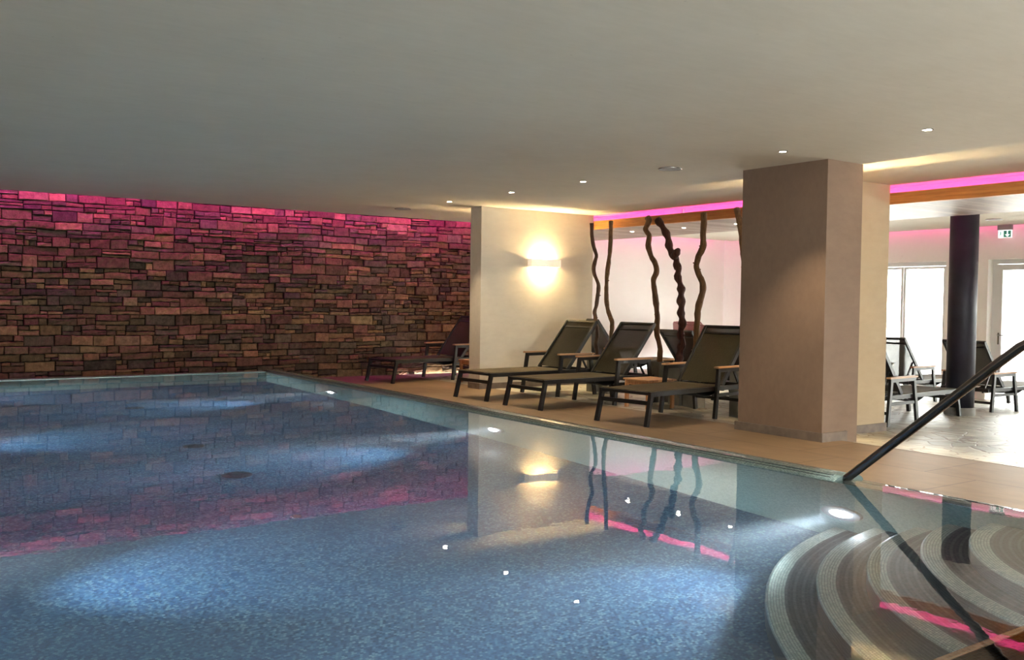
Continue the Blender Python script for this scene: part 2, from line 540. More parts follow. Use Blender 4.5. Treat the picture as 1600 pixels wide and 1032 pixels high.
# outer walls
struct('wall_left', MB().box(XL - .2, XL, YN, YB, ZF - .2, 2.74), M['wall'])
W3 = (2.2, 6.8); W3Z = (.0, 2.1)  # unseen window behind the camera, added to let in more daylight
mb = MB()
mb.box(XL - .2, W3[0], YN - .2, YN, -.7, 2.74); mb.box(W3[1], XW + .3, YN - .2, YN, -.7, 2.74)
mb.box(W3[0], W3[1], YN - .2, YN, -.7, W3Z[0]); mb.box(W3[0], W3[1], YN - .2, YN, W3Z[1], 2.74)
struct('wall_near', mb, M['wall'])
mb = MB()
mb.box(W3[0], W3[0] + .07, YN - .15, YN - .08, *W3Z); mb.box(W3[1] - .07, W3[1], YN - .15, YN - .08, *W3Z)
mb.box(W3[0] + .07, W3[1] - .07, YN - .15, YN - .08, W3Z[0], W3Z[0] + .07); mb.box(W3[0] + .07, W3[1] - .07, YN - .15, YN - .08, W3Z[1] - .07, W3Z[1])
mb.box(4.47, 4.53, YN - .15, YN - .08, W3Z[0] + .07, W3Z[1] - .07)
w3 = struct('added_light_window', mb, M['whitepaint'])  # frame of the added, unseen light-giving window
MB().box(W3[0] + .07, W3[1] - .07, YN - .118, YN - .112, W3Z[0] + .07, W3Z[1] - .07).build('pane', M['glass'], w3)
o = light('daylight_portal', 'AREA', ((W3[0] + W3[1]) / 2, YN - .19, (W3Z[0] + W3Z[1]) / 2), 1.0, (1, 1, 1), aim=(0, 1, 0), shape='RECTANGLE', size=W3[1] - W3[0], size_y=W3Z[1] - W3Z[0])
o.data.cycles.is_portal = True
struct('wall_back', MB().box(10.0, XW + .2, YB, YB + .2, -.7, 2.74), M['white'])

# ---- natural stone wall: split-faced ledge stones, all one wall
def stone_wall():
    me = bpy.data.meshes.new('wall_stone')
    bm = bmesh.new()
    cl = bm.loops.layers.color.new('stone')
    rnd = random.Random(5)
    X0, X1, Z0, Z1 = -1.8, 10.0, ZF - .02, 2.74
    pal = [(0.200, 0.155, 0.115), (0.225, 0.175, 0.125), (0.180, 0.148, 0.120), (0.240, 0.188, 0.130), (0.205, 0.148, 0.118),
           (0.230, 0.190, 0.140), (0.170, 0.142, 0.120), (0.220, 0.155, 0.122), (0.190, 0.162, 0.132), (0.250, 0.200, 0.142)]
    def warp(x, z):
        return z + 0.022 * noise.noise(Vector((x * 0.9, z * 1.7, 3.1))) + 0.010 * noise.noise(Vector((x * 3.1, z * 4, 9)))
    def stone(xa, xb, za, zb):
        gap = 0.0055
        d = rnd.uniform(0.012, 0.062)
        jit = lambda s: rnd.uniform(-s, s)
        xa, xb, za, zb = xa + gap, xb - gap, za + gap, zb - gap
        bv = min(0.010, (zb - za) * 0.16)
        col = Vector(rnd.choice(pal)) * rnd.uniform(1.5, 2.3)
        outer = [(xa, za), (xb, za), (xb, zb), (xa, zb)]
        outer = outer
        n = max(2, int((xb - xa) / 0.07) + 1)
        # front grid n x 3, rough split face
        gx = [xa + bv + (xb - xa - 2 * bv) * i / n for i in range(n + 1)]
        tilt = jit(0.012); tz = jit(0.010)
        rows = []
        for j in range(3):
            z = za + bv + (zb - za - 2 * bv) * j / 2
            rows.append([bm.verts.new((x + jit(.003), YB - d - 0.004 - tilt * (i / n - .5) - tz * (j / 2 - .5) - rnd.uniform(0, 0.014), warp(x, z) + jit(.0045))) for i, x in enumerate(gx)])
        back = []
        per = [(x, zb if j == 2 else za) for j in (0,) for x in gx]
        fs = []
        for j in range(2):
            for i in range(n):
                fs.append(bm.faces.new((rows[j][i], rows[j][i + 1], rows[j + 1][i + 1], rows[j + 1][i])))
        # sides: loop of boundary verts going back into the wall
        loop = rows[0] + [rows[1][-1]] + rows[2][::-1] + [rows[1][0]]
        bk = []
        for v in loop:
            x = xa if v.co.x < xa + bv + .004 else (xb if v.co.x > xb - bv - .004 else v.co.x)
            zz = v.co.z
            if v in rows[0]: zz -= bv
            if v in rows[2]: zz += bv
            bk.append((x, zz))
        mid = [bm.verts.new((x, v.co.y + bv * 0.9, z)) for (x, z), v in zip(bk, loop)]
        far = [bm.verts.new((x, YB + .01, z)) for (x, z) in bk]
        m_ = len(loop)
        for i in range(m_):
            k = (i + 1) % m_
            fs.append(bm.faces.new((loop[k], loop[i], mid[i], mid[k])))
            fs.append(bm.faces.new((mid[k], mid[i], far[i], far[k])))
        for f in fs:
            f.smooth = False
            for l in f.loops: l[cl] = (*col, 1)
    z = Z0
    while z < Z1:
        h = rnd.uniform(0.095, 0.165)
        x = X0 - rnd.uniform(0, .2)
        while x < X1:
            wdt = rnd.uniform(0.15, 0.46)
            t = rnd.random()
            if h < 0.12 and t < 0.85 or t < 0.36:
                if wdt > 3.5 * h or True: stone(x, x + wdt, z, z + h)
            elif t < 0.98:
                c = z + h * rnd.uniform(0.35, 0.65)
                if rnd.random() < .5:
                    stone(x, x + wdt, z, c)
                    k = x + wdt * rnd.uniform(.35, .65)
                    stone(x, k, c, z + h); stone(k, x + wdt, c, z + h)
                else:
                    k = x + wdt * rnd.uniform(.3, .7)
                    stone(x, k, z, c); stone(k, x + wdt, z, c); stone(x, x + wdt, c, z + h)
            else:
                c1 = z + h * .34; c2 = z + h * .67
                stone(x, x + wdt, z, c1); stone(x, x + wdt, c1, c2); stone(x, x + wdt, c2, z + h)
            x += wdt
        z += h
    # mortar bed behind
    r = bmesh.ops.create_cube(bm, size=1.0)
    for v in r['verts']:
        v.co = Vector(((X0 + X1) / 2 + v.co.x * (X1 - X0 + .2), YB + .1 + v.co.y * .2 , (Z0 + Z1) / 2 + v.co.z * (Z1 - Z0 + .3)))
    for v in r['verts']:
        for f in v.link_faces:
            for l in f.loops: l[cl] = (0.03, 0.024, 0.02, 1)
    bmesh.ops.recalc_face_normals(bm, faces=bm.faces)
    bm.to_mesh(me); bm.free()
    me.materials.append(M['stone'])
    o = bpy.data.objects.new('wall_stone', me); COL.objects.link(o)
    o['kind'] = 'structure'
stone_wall()

# ---- free-standing wall with the lamp
WY0, WY1, WX0, WX1 = 11.55, 11.84, 7.56, 9.68
struct('wall_lamp', MB().box(WX0, WX1, WY0, WY1, ZF - .01, HC + .02), M['wall'])
struct('baseboard_lamp', MB().box(WX0 - .012, WX1 + .012, WY0 - .012, WY1 + .012, ZF - .01, ZF + 0.085), M['skirt'])
# ---- big pillar and the slimmer one behind it
struct('wall_pillar', MB().box(7.54, 8.085, 5.59, 6.62, -.45, HC + .02), M['rose'])
mb = MB()
mb.box(7.515, 7.54, 5.565, 6.645, ZF - .01, ZF + 0.085)
mb.box(7.54, 7.90, 5.565, 5.59, ZF - .01, ZF + 0.085)
mb.box(7.54, 7.90, 6.62, 6.645, ZF - .01, ZF + 0.085)
struct('baseboard_pillar', mb, M['skirt'])
struct('wall_slim_pillar', MB().box(8.9, 9.70, 6.35, 6.75, -.5, HC + .02), M['tan'])
struct('baseboard_slim_pillar', MB().box(8.88, 9.72, 6.33, 6.77, -.5, -.285), M['skirt'])

# ---- window wall with openings
W1 = (9.30, 13.45); W1Z = (-.50, 1.865)
D1 = (6.75, 8.54); D1Z = (-.60, 1.87)
W2 = (1.2, 5.9); W2Z = (-.50, 1.865)
mb = MB()
mb.box(XW, XW + .32, YN - .1, W2[0], -.9, 2.74)
mb.box(XW, XW + .32, W2[1], D1[0], -.9, 2.74)
mb.box(XW, XW + .32, D1[1], W1[0], -.9, 2.74)
mb.box(XW, XW + .32, W1[1], YB + .2, -.9, 2.74)
for (a, b), (z0, z1) in ((W1, W1Z), (D1, D1Z), (W2, W2Z)):
    mb.box(XW, XW + .32, a, b, z1, 2.74)
    mb.box(XW, XW + .32, a, b, -.9, z0)
struct('wall_right', mb, M['white'])

def glazed(name, y0, y1, z0, z1, mull, sash=0.07, handle=None):
    fr = MB()
    xf0, xf1 = XW + .16, XW + .24
    t = 0.075
    fr.box(xf0, xf1, y0, y0 + t, z0, z1); fr.box(xf0, xf1, y1 - t, y1, z0, z1)
    fr.box(xf0, xf1, y0 + t, y1 - t, z1 - t, z1); fr.box(xf0, xf1, y0 + t, y1 - t, z0, z0 + t)
    f = struct(name, fr, M['whitepaint'])
    ed = [y0 + t] + mull + [y1 - t]
    s = MB()
    for a, b in zip(ed, ed[1:]):
        a += .006; b -= .006
        za, zb = z0 + t + .006, z1 - t - .006
        x0, x1 = xf0 - .02, xf1 - .02
        s.box(x0, x1, a, a + sash, za, zb, .006); s.box(x0, x1, b - sash, b, za, zb, .006)
        s.box(x0, x1, a + sash, b - sash, zb - sash, zb, .006); s.box(x0, x1, a + sash, b - sash, za, za + sash, .006)
    s.build('sash', M['whitepaint'], f)
    p = MB()
    for a, b in zip(ed, ed[1:]):
        p.box(xf0 + .02, xf0 + .026, a + sash, b - sash, z0 + t + sash, z1 - t - sash)
    p.build('pane', M['glass'], f)
    return f
glazed('window_1', W1[0], W1[1], W1Z[0], W1Z[1], [10.21, 11.8], 0.045)
d = glazed('door_1', D1[0], D1[1], D1Z[0], D1Z[1], [], 0.10)
h = MB()
h.box(XW + .128, XW + .142, D1[1] - .15, D1[1] - .12, 0.42, 0.62, .004)
h.tube([(XW + .135, D1[1] - .135, .58), (XW + .095, D1[1] - .135, .58), (XW + .095, D1[1] - .26, .58)], .009, 8)
h.build('door_handle', M['chrome'], d)
glazed('window_2', W2[0], W2[1], W2Z[0], W2Z[1], [2.8, 4.3], 0.05)
for (a, b), (z0, z1) in ((W1, W1Z), (D1, D1Z), (W2, W2Z)):
    o = light('daylight_portal', 'AREA', (XW + .30, (a + b) / 2, (z0 + z1) / 2), 1.0, (1, 1, 1), aim=(-1, 0, 0), shape='RECTANGLE', size=(b - a), size_y=(z1 - z0))
    o.data.cycles.is_portal = True

# outside: pale snowy bank
mb = MB()
xs = [XW + .3 + i * .35 for i in range(30)]; ys = [-12 + i * .6 for i in range(62)]
def bank(x, y):
    k = x - XW
    base = -.62 if k < 2.6 else -.62 + (k - 2.6) * .55
    return base + (0.28 * noise.noise(Vector((x * 1.1, y * 1.1, 0))) + 0.12 * noise.noise(Vector((x * 4, y * 4, 5)))) * min(1, max(0, (k - 2.0)))
g = [[mb.bm.verts.new((x, y, bank(x, y))) for y in ys] for x in xs]
for i in range(len(xs) - 1):
    for j in range(len(ys) - 1):
        mb.bm.faces.new((g[i][j], g[i + 1][j], g[i + 1][j + 1], g[i][j + 1]))
o = struct('floor_terrace', mb, M['snow'])

# ---- beam and board soffit
ZS = 2.205
t = thing('ceiling_canopy', 'suspended pine-edged canopy of limed boards with pink glow above', 'canopy', (9.7, 5, ZS))
def rel(o, p):                     # keep world coordinates while parenting
    o.parent = p; o.matrix_parent_inverse = Matrix.Translation(-p.location); return o
rel(MB().box(9.70, 9.78, -2.4, 14.0, ZS, 2.335, .004).build('beam', M['pine']), t)
rel(MB().box(9.78, 11.60, -2.4, 14.0, ZS + .012, ZS + .05).build('board_soffit', M['boards']), t)
for y in (-1.5, 1.5, 4.5, 7.5, 10.5, 13.2):
    rel(MB().box(10.6, 10.64, y, y + .04, ZS + .05, 2.74).build('hanger', M['whitepaint']), t)
rel(MB().box(9.81, 9.83, -2.3, 13.9, ZS + .052, ZS + .072).build('led_strip', M['led3']), t)
rel(MB().box(11.30, 11.32, -2.3, 13.9, ZS + .052, ZS + .072).build('led_strip', M['led3']), t)

# ---- pink LED strips in the coves
tag(MB().box(-1.6, 9.4, 14.085, 14.11, 2.575, 2.60).build('led_strip', M['led']), 'pink light strip hidden above the stone wall', 'light strip')
tag(MB().box(10.2, 15.6, 14.30, 14.32, 2.56, 2.58).build('led_strip', M['led2']), 'pink light strip hidden above the white back wall', 'light strip')
tag(MB().box(15.84, 15.86, -2.6, 14.0, 2.56, 2.58).build('led_strip', M['led2']), 'pink light strip hidden above the window wall', 'light strip')

# ================================================================== POOL
pool = thing('swimming_pool', 'large mosaic-tiled indoor pool with rounded corner steps', 'swimming pool', (2.3, 7.2, ZB))
mb = MB().box(PX0 - .3, XE - .02, PY0 - .3, PY1 + .2, ZB - .2, ZB)
rel(mb.build('pool_bottom', M['bottom']), pool)
mb = MB()
ZR = -0.060
mb.box(PX1, XE - .03, PY0 - .33, PY1 + .2, ZB - .1, ZR)
mb.box(PX0 - .28, PX0, PY0 - .33, PY1 + .2, ZB - .1, ZR)
mb.box(PX0, PX1, PY1, PY1 + .2, ZB - .1, ZR)
mb.box(PX0, PX1, PY0 - .33, PY0, ZB - .1, ZR)
rel(mb.build('pool_wall', M['side']), pool)
# rounded mosaic rim along the deck
def rim_profile(hi):
    pts = []
    for i in range(13):
        a = math.pi * i / 12
        pts.append((0.5 - 0.5 * math.cos(a), hi * math.sin(a) ** 0.8 if 0 < i < 12 else 0))
    return pts
def rim(x_in, x_out, y0, y1, hi, z0=-0.03, n=40):
    mb = MB()
    pr = rim_profile(hi)
    rows = []
    for j in range(n + 1):
        y = y0 + (y1 - y0) * j / n
        xi = x_in(y) if callable(x_in) else x_in
        rows.append([mb.bm.verts.new((xi + (x_out - xi) * u, y, z0 + v)) for u, v in pr] + [mb.bm.verts.new((x_out + .002, y, ZF - .05)), mb.bm.verts.new((xi, y, -.045))])
    k = len(rows[0])
    for a, b in zip(rows, rows[1:]):
        for i in range(k):
            f = mb.bm.faces.new((a[i], a[(i + 1) % k], b[(i + 1) % k], b[i])); f.smooth = i < 12
    mb.bm.faces.new(rows[0]); mb.bm.faces.new(rows[-1][::-1])
    return mb
rel(rim(lambda y: 4.80, XE, 3.47, PY1 + .22, 0.058).build('rim', M['rim']), pool)
rel(MB().box(4.840, 4.846, 3.52, PY1 + .1, -.02, .0150).build('gutter_slot', M['darkgrille']), pool)
rel(MB().box(4.870, 4.876, 3.52, PY1 + .1, -.02, .0240).build('gutter_slot', M['darkgrille']), pool)
mb = MB(); mb.box(PX0, XE, PY1 - .0, PY1 + .22, -.05, .006, .01)
rel(mb.build('rim', M['side']), pool)
mb = MB(); mb.box(PX0 - .3, PX0 + .02, PY0 - .35, PY1 + .2, -.05, .012, .012)
rel(mb.build('rim', M['rim']), pool)
mb = MB(); mb.box(4.83, XE - .02, PY0 - .35, 3.48, -.09, -.036, .01)
rel(mb.build('rim', M['rim']), pool)
mb = MB(); mb.box(PX0, XE - .02, PY0 - .31, PY0 + .015, -.09, -.034, .01)
rel(mb.build('rim', M['rimb']), pool)
# steps
STEPS = [(-1.15, 5.00, 1.30, 2.18), (-.95, 4.93, 1.34, 1.87), (-.72, 4.85, 1.39, 1.556), (-.50, 5.00, 1.34, 1.44), (-.28, 4.93, 1.38, 1.16), (-.10, 4.93, 1.40, 0.84)]
for k, (z, cx, cy, RR) in enumerate(STEPS):
    mb = MB(); uv = mb.bm.loops.layers.uv.new('UVMap')
    zlow = ZB - .05 if k == 0 else STEPS[k - 1][0] - .02
    A = [R(84 + 106 * i / 72) for i in range(73)]
    prof = [(RR - .0, zlow, -.3), (RR - .0, z - .022, -.02), (RR - .006, z - .007, -.006), (RR - .022, z, .01), (RR * .75, z, RR * .25), (RR * .45, z, RR * .55), (RR * .15, z, RR * .85)]
    grid = [[mb.bm.verts.new((cx + r * math.cos(a), cy + r * math.sin(a), zz)) for r, zz, _ in prof] for a in A]
    for i in range(72):
        for j in range(len(prof) - 1):
            f = mb.bm.faces.new((grid[i][j], grid[i][j + 1], grid[i + 1][j + 1], grid[i + 1][j])); f.smooth = 0 < j < 4
            for l, (ii, jj) in zip(f.loops, ((i, j), (i, j + 1), (i + 1, j + 1), (i + 1, j))):
                # riser rows run down from the nosing
                vv = prof[jj][2]
                if jj == 0: vv = 0.12 + (z - zlow)
                if jj == 1 and j == 0: vv = 0.12
                l[uv].uv = (A[ii] * RR, vv)
    rel(mb.build('step', M['step']), pool)
# drains and inlet on the bottom
for x, y, r_ in ((2.35, 6.86, .11), (2.54, 10.71, .10), (2.40, 8.11, .09)):
    g_ = MB().disc((x, y, ZB - .002), r_, .014, 28)
    dr = rel(g_.build('drain', M['darkgrille']), pool)
    b_ = MB()
    for q in range(-4, 5):
        hw = math.sqrt(max(0, (r_ * .9) ** 2 - (q * r_ * .2) ** 2))
        b_.box(x - hw, x + hw, y + q * r_ * .2 - .004, y + q * r_ * .2 + .004, ZB + .011, ZB + .018)
    o = b_.build('grille_bar', M['steel']); o.parent = dr; o.matrix_parent_inverse = Matrix.Translation(-pool.location); o.matrix_parent_inverse = Matrix.Identity(4); o.location = (0, 0, 0)
n_ = MB().disc((2.30, 5.61, ZB - .002), .035, .02, 18)
rel(n_.build('inlet_nozzle', M['chrome']), pool)

# underwater lamps
def pool_light(y, left, label):
    s = 1 if left else -1
    xw = PX0 if left else PX1
    t = thing('pool_light', label, 'pool light', (xw, y, -.80 if not left else -.75), 0, 'underwater lamps')
    a = (s, 0, 0)
    ring = MB().disc((0, 0, 0), .135, .03 * 1, 32, a).build('housing_ring', M['grey'], t)
    MB().disc((s * .028, 0, 0), .066, .012, 32, a).build('lens', M['uw'], t)
    light('beam_source', 'SPOT', (s * .07, 0, 0), 300, (0.74, 0.92, 1.0), t, aim=(s, 0, -.16), spot_size=R(50), spot_blend=0.8, shadow_soft_size=0.05)
    light('beam_core', 'SPOT', (s * .07, 0, 0), 420, (0.78, 0.88, 1.0), t, aim=(s, 0, -.07), spot_size=R(24), spot_blend=1.0, shadow_soft_size=0.05)
    return t
pool_light(3.41, False, 'round underwater lamp nearest the handrail, throwing a bright beam')
pool_light(7.08, False, 'round underwater lamp in the pool side in front of the second lounger')
pool_light(10.62, False, 'small distant underwater lamp near the stone wall end of the pool')
for y, nth in ((4.95, 'nearest'), (8.85, 'middle'), (12.2, 'furthest')):
    pool_light(y, True, nth + ' underwater lamp in the left pool side beyond the picture')

# water: one body; where it runs over the rim its surface curves gently down
def water():
    mb = MB(); bm = mb.bm
    x0, x1 = PX0 - .02, 4.835
    y0 = PY0 - .02
    y1 = PY1 + .01
    zb = ZB - .04
    LX, LY = XE - .004, PY0 - .335
    prof = [(.150, 0), (.130, -.0003), (.110, -.0012), (.090, -.0028), (.071, -.0052), (.052, -.0085), (.034, -.0130), (.018, -.0190), (.006, -.0265), (0, -.034)]
    n = len(prof)
    V = {}
    def vert(x, y, z):
        k = (round(x, 5), round(y, 5), round(z, 5))
        if k not in V: V[k] = bm.verts.new((x, y, z))
        return V[k]
    def face(*p):
        q = []
        for a in p:
            v = vert(*a)
            if v not in q: q.append(v)
        if len(q) > 2:
            f = bm.faces.new(q); return f
    ye = 3.455
    xi, yi = LX - prof[0][0], LY + prof[0][0]
    # flat surface
    face((x0, yi, 0), (xi, yi, 0), (xi, ye, 0), (x1, ye, 0) if False else (x1, 3.50, 0), (x1, y1, 0), (x0, y1, 0))
    for a in range(n - 1):
        (d0, z0), (d1, z1) = prof[a], prof[a + 1]
        # right edge
        f = face((LX - d0, LY + d0, z0), (LX - d1, LY + d1, z1), (LX - d1, ye, z1), (LX - d0, ye, z0)); f.smooth = True
        # near edge
        f = face((x0, LY + d1, z1), (LX - d1, LY + d1, z1), (LX - d0, LY + d0, z0), (x0, LY + d0, z0)); f.smooth = True
    zl = prof[-1][1]
    # closing sides down to the basin (all of it inside rim and walls)
    face((LX, LY, zl), (x0, LY, zl), (x0, y0, zl), (x1, y0, zl), (x1, ye, zl), (LX, ye, zl))
    end = [(LX - d, ye, z) for d, z in prof]
    face(*([(x1, ye, zl)] + [(LX, ye, zl)] + end[::-1][1:] + [(x1, 3.50, 0), (x1, 3.50, zl)]))
    face((x1, 3.50, 0), (x1, 3.50, zl), (x1, y1, zl), (x1, y1, 0))
    face((x1, y1, 0), (x1, y1, zl), (x0, y1, zl), (x0, y1, 0))
    left = [(x0, LY + d, z) for d, z in prof]
    face(*([(x0, y1, 0), (x0, y1, zl), (x0, y0, zl)] + left[::-1]))
    for a, b in (((x0, y0), (x1, y0)), ((x1, y0), (x1, ye)), ((x1, ye), (x1, 3.50)), ((x1, 3.50), (x1, y1)), ((x1, y1), (x0, y1)), ((x0, y1), (x0, y0))):
        face((*a, zl), (*b, zl), (*b, zb), (*a, zb))
    face((x0, y0, zb), (x1, y0, zb), (x1, ye, zb), (x1, 3.50, zb), (x1, y1, zb), (x0, y1, zb))
    o = mb.build('pool_water', M['water'])
    tag(o, 'still clear pool water reflecting the room', 'water', kind='stuff')
water()

# ================================================================== HANDRAIL
t = thing('handrail', 'dark polished steel handrail rising out of the water by the pool steps', 'handrail', (4.92, 3.47, 0))
p = [(4.915, 3.56, -.09), (4.915, 3.47, .0), (4.945, 3.06, .352), (4.975, 2.62, .735), (4.985, 2.49, .845)]
for i in range(1, 7):
    a = i / 6
    p.append((4.985 + .004 * i, 2.49 - .17 * a, .845 + .105 * a - .035 * a * a))
p += [(5.01, 2.16, .945), (5.01, 1.9, .945), (5.01, 1.10, .945)]
q = MB().tube(p, .026, 16)
rel(q.build('rail_tube', M['rail']), t)
rel(MB().tube([(5.01, 1.10, .945), (5.01, .98, .93), (5.01, .90, .87), (5.01, .88, .75), (5.01, .88, ZF)], .026, 14).build('rail_post', M['rail']), t)

# ================================================================== STEEL COLUMN
t = thing('round_column', 'black steel round column with a low stone collar', 'column', (12.08, 6.80, floor_z(12.08, 6.8)))
rel(MB().tube([(12.08, 6.80, -.40), (12.08, 6.80, HC + .01)], .176, 40).build('shaft', M['steel']), t)
rel(MB().tube([(12.08, 6.80, -.42), (12.08, 6.80, -.275)], .192, 40).build('collar', M['concrete']), t)

# ================================================================== LOUNGERS
def make_lounger():
    t = thing('sun_lounger', 'x', 'sun lounger')
    W = .355
    SZ = .365
    fm = MB()                       # side rails + end rails
    for s in (-1, 1):
        fm.bar((.05, s * (W - .018), SZ - .028), (1.93, s * (W - .018), SZ - .028), .036, .05)
    fm.bar((.07, -W + .03, SZ - .022), (.07, W - .03, SZ - .022), .03, .03, (1, 0, 0))
    fm.bar((1.92, -W + .03, SZ - .028), (1.92, W - .03, SZ - .028), .03, .045, (1, 0, 0))
    fm.bar((1.43, -W + .03, SZ - .05), (1.43, W - .03, SZ - .05), .03, .03, (1, 0, 0))
    fm.build('frame', M['frame'], t)
    for s in (-1, 1):               # foot legs
        MB().bar((.085, s * (W - .02), SZ - .012), (.0, s * (W - .012), 0), .042, .046).build('leg', M['frame'], t)
    MB().bar((.055, -W + .02, .245), (.055, W - .02, .245), .024, .042, (1, 0, 0)).build('crossbar', M['frame'], t)
    for s in (-1, 1):               # arm frames: two legs + rail + teak slat
        y = s * (W + .012)
        MB().bar((1.265, y, .55), (1.185, y + s * .012, 0), .034, .05).build('leg', M['frame'], t)
        MB().bar((1.800, y, .55), (1.885, y + s * .012, 0), .034, .05).build('leg', M['frame'], t)
        MB().bar((1.24, y, .545), (1.83, y, .545), .034, .042).build('arm_rail', M['frame'], t)
        MB().box(1.205, 1.865, y - .032, y + .032, .566, .588, .006).build('armrest', M['teak'], t)
        MB().bar((1.215, y, .265), (1.845, y, .265), .026, .036).build('stretcher', M['frame'], t)
    MB().bar((1.865, -W, .16), (1.865, W, .16), .022, .036, (1, 0, 0)).build('crossbar', M['frame'], t)
    # seat sling, slightly sagging
    sl = MB()
    g = [[sl.bm.verts.new((.075 + (1.42 - .075) * i / 12, -W + .025 + (2 * W - .05) * j / 6, SZ + .001 - .012 * math.sin(math.pi * j / 6) * math.sin(math.pi * i / 12))) for j in range(7)] for i in range(13)]
    for i in range(12):
        for j in range(6):
            f = sl.bm.faces.new((g[i][j], g[i + 1][j], g[i + 1][j + 1], g[i][j + 1])); f.smooth = True
    o = sl.build('seat', M['seat'], t)
    md = o.modifiers.new('thick', 'SOLIDIFY'); md.thickness = .006
    # curved tray that hangs below the seat
    tr = MB()
    g = [[tr.bm.verts.new((.86 + .50 * i / 10, y, SZ - .052 - .062 * math.sin(math.pi * i / 10))) for y in (-W + .04, W - .04)] for i in range(11)]
    for i in range(10):
        f = tr.bm.faces.new((g[i][0], g[i + 1][0], g[i + 1][1], g[i][1])); f.smooth = True
    o = tr.build('under_tray', M['frame'], t)
    md = o.modifiers.new('thick', 'SOLIDIFY'); md.thickness = .008
    # backrest, hinged at x=1.26
    hx, hz = 1.43, SZ - .005
    ang = R(50.5); LN = .85
    ca, sa = math.cos(ang), math.sin(ang)
    bf = MB()
    for s in (-1, 1):
        bf.bar((hx, s * (W - .055), hz), (hx + LN * ca, s * (W - .055), hz + LN * sa), .028, .05)
    bf.bar((hx + LN * ca, -W + .04, hz + LN * sa), (hx + LN * ca, W - .04, hz + LN * sa), .030, .03, (ca, 0, sa))
    bf.bar((hx + (LN - .10) * ca, -W + .07, hz + (LN - .10) * sa), (hx + (LN - .10) * ca, W - .07, hz + (LN - .10) * sa), .022, .022, (ca, 0, sa))
    bf.build('backrest_frame', M['frame'], t)
    bs = MB()
    a0 = .02
    g = [[bs.bm.verts.new((hx + (a0 + (LN - a0 - .01) * i / 8) * ca - .012 * sa * 0 + .010 * math.sin(math.pi * j / 6) * sa, -W + .07 + (2 * W - .14) * j / 6, hz + (a0 + (LN - a0 - .01) * i / 8) * sa + .012 - .010 * math.sin(math.pi * j / 6) * ca)) for j in range(7)] for i in range(9)]
    for i in range(8):
        for j in range(6):
            f = bs.bm.faces.new((g[i][j], g[i + 1][j], g[i + 1][j + 1], g[i][j + 1])); f.smooth = True
    bs.build('backrest', M['sling'], t)
    for s in (-1, 1):               # prop strut with notched foot
        y = s * (W - .10)
        MB().bar((hx + .36 * ca, y, hz + .36 * sa), (1.87, y, SZ - .05), .016, .026).build('support_strut', M['frame'], t)
    for s in (-1, 1):
        y = s * (W - .10)
        nb = MB().bar((1.62, y, SZ - .06), (1.90, y, SZ - .06), .02, .02)
        for q in range(3):
            nb.bar((1.86 - q * .035, y, SZ - .067), (1.83 - q * .035, y, SZ - .02), .018, .012)
        nb.build('ratchet', M['frame'], t)
    return t

LG = 'sun loungers beside the pool'
LG2 = 'sun loungers on the terrace side'
# (x, y) of the middle of the foot legs, heading of the head end, label, group
LOUNGERS = [
    (6.75, 7.545, R(8.5), 'dark mesh sun lounger nearest the camera, left of the big beige pillar', LG),
    (6.69, 9.27, R(3.0), 'dark mesh sun lounger whose armrest stands before a squat teak table', LG),
    (6.68, 10.42, R(3.5), 'olive-lit mesh sun lounger directly under the glowing wall lamp', LG),
    (6.79, 13.24, R(9.0), 'dark sun lounger against the stone wall, head hidden behind the lamp wall', LG),
    (11.85, 7.03, R(184.5), 'dark sun lounger with teak armrest just right of the big pillar, foot at black column', LG2),
    (15.35, 8.78, R(181), 'sun lounger with see-through mesh back in front of the left window', LG2),
    (15.0, 7.30, R(180), 'sun lounger half hidden behind the black round column', LG2),
    (11.55, 11.6, R(180), 'sun lounger facing away behind the two left twisted trunks', LG2),
    (11.6, 9.7, R(182), 'sun lounger facing away, blue-black back seen between the middle trunks', LG2),
    (11.6, 8.62, R(180), 'sun lounger facing away, seen through the mesh of the nearest lounger', LG2),
]
proto = make_lounger()
for i, (x, y, a, lab, grp) in enumerate(LOUNGERS):
    o = proto if i == 0 else copy_tree(proto)
    hx_, hy_ = x + math.cos(a), y + math.sin(a)
    o.location = (x, y, min(floor_z(x + .0 * math.cos(a), y), 9)) if x < 7.5 else (x, y, floor_z(hx_, hy_))
    if x < 7.5: o.location.z = ZF
    o.rotation_euler = (0, 0, a)
    tag(o, lab, 'sun lounger', grp)

# ================================================================== TEAK TABLES
def make_table():
    t = thing('side_table', 'x', 'side table')
    tp = MB()
    for i in range(6):
        tp.box(-.235 + i * .079, -.235 + i * .079 + .074, -.235, .235, .345, .365, .003)
    tp.build('tabletop', M['teak'], t)
    ap = MB()
    for s in (-1, 1):
        ap.box(-.20, .20, s * .205 - .011, s * .205 + .011, .290, .344)
        ap.box(s * .205 - .011, s * .205 + .011, -.194, .194, .290, .344)
    ap.build('apron', M['teakz'], t)
    for sx in (-1, 1):
        for sy in (-1, 1):
            MB().box(sx * .205 - .022, sx * .205 + .022, sy * .19 - .022, sy * .19 + .022, 0, .344, .006).build('leg', M['teakz'], t)
    return t
tab = make_table()
TABS = [(8.16, 8.60, 'small teak side table between the two loungers nearest the pillar'),
        (8.16, 12.50, 'small teak side table beside the stone-wall lounger, cut by the lamp wall'),
        (10.15, 7.97, 'small teak side table behind the planters, its leg seen beside the pillar')]
for i, (x, y, lab) in enumerate(TABS):
    o = tab if i == 0 else copy_tree(tab)
    o.location = (x, y, floor_z(x, y)); tag(o, lab, 'side table', 'teak side tables')

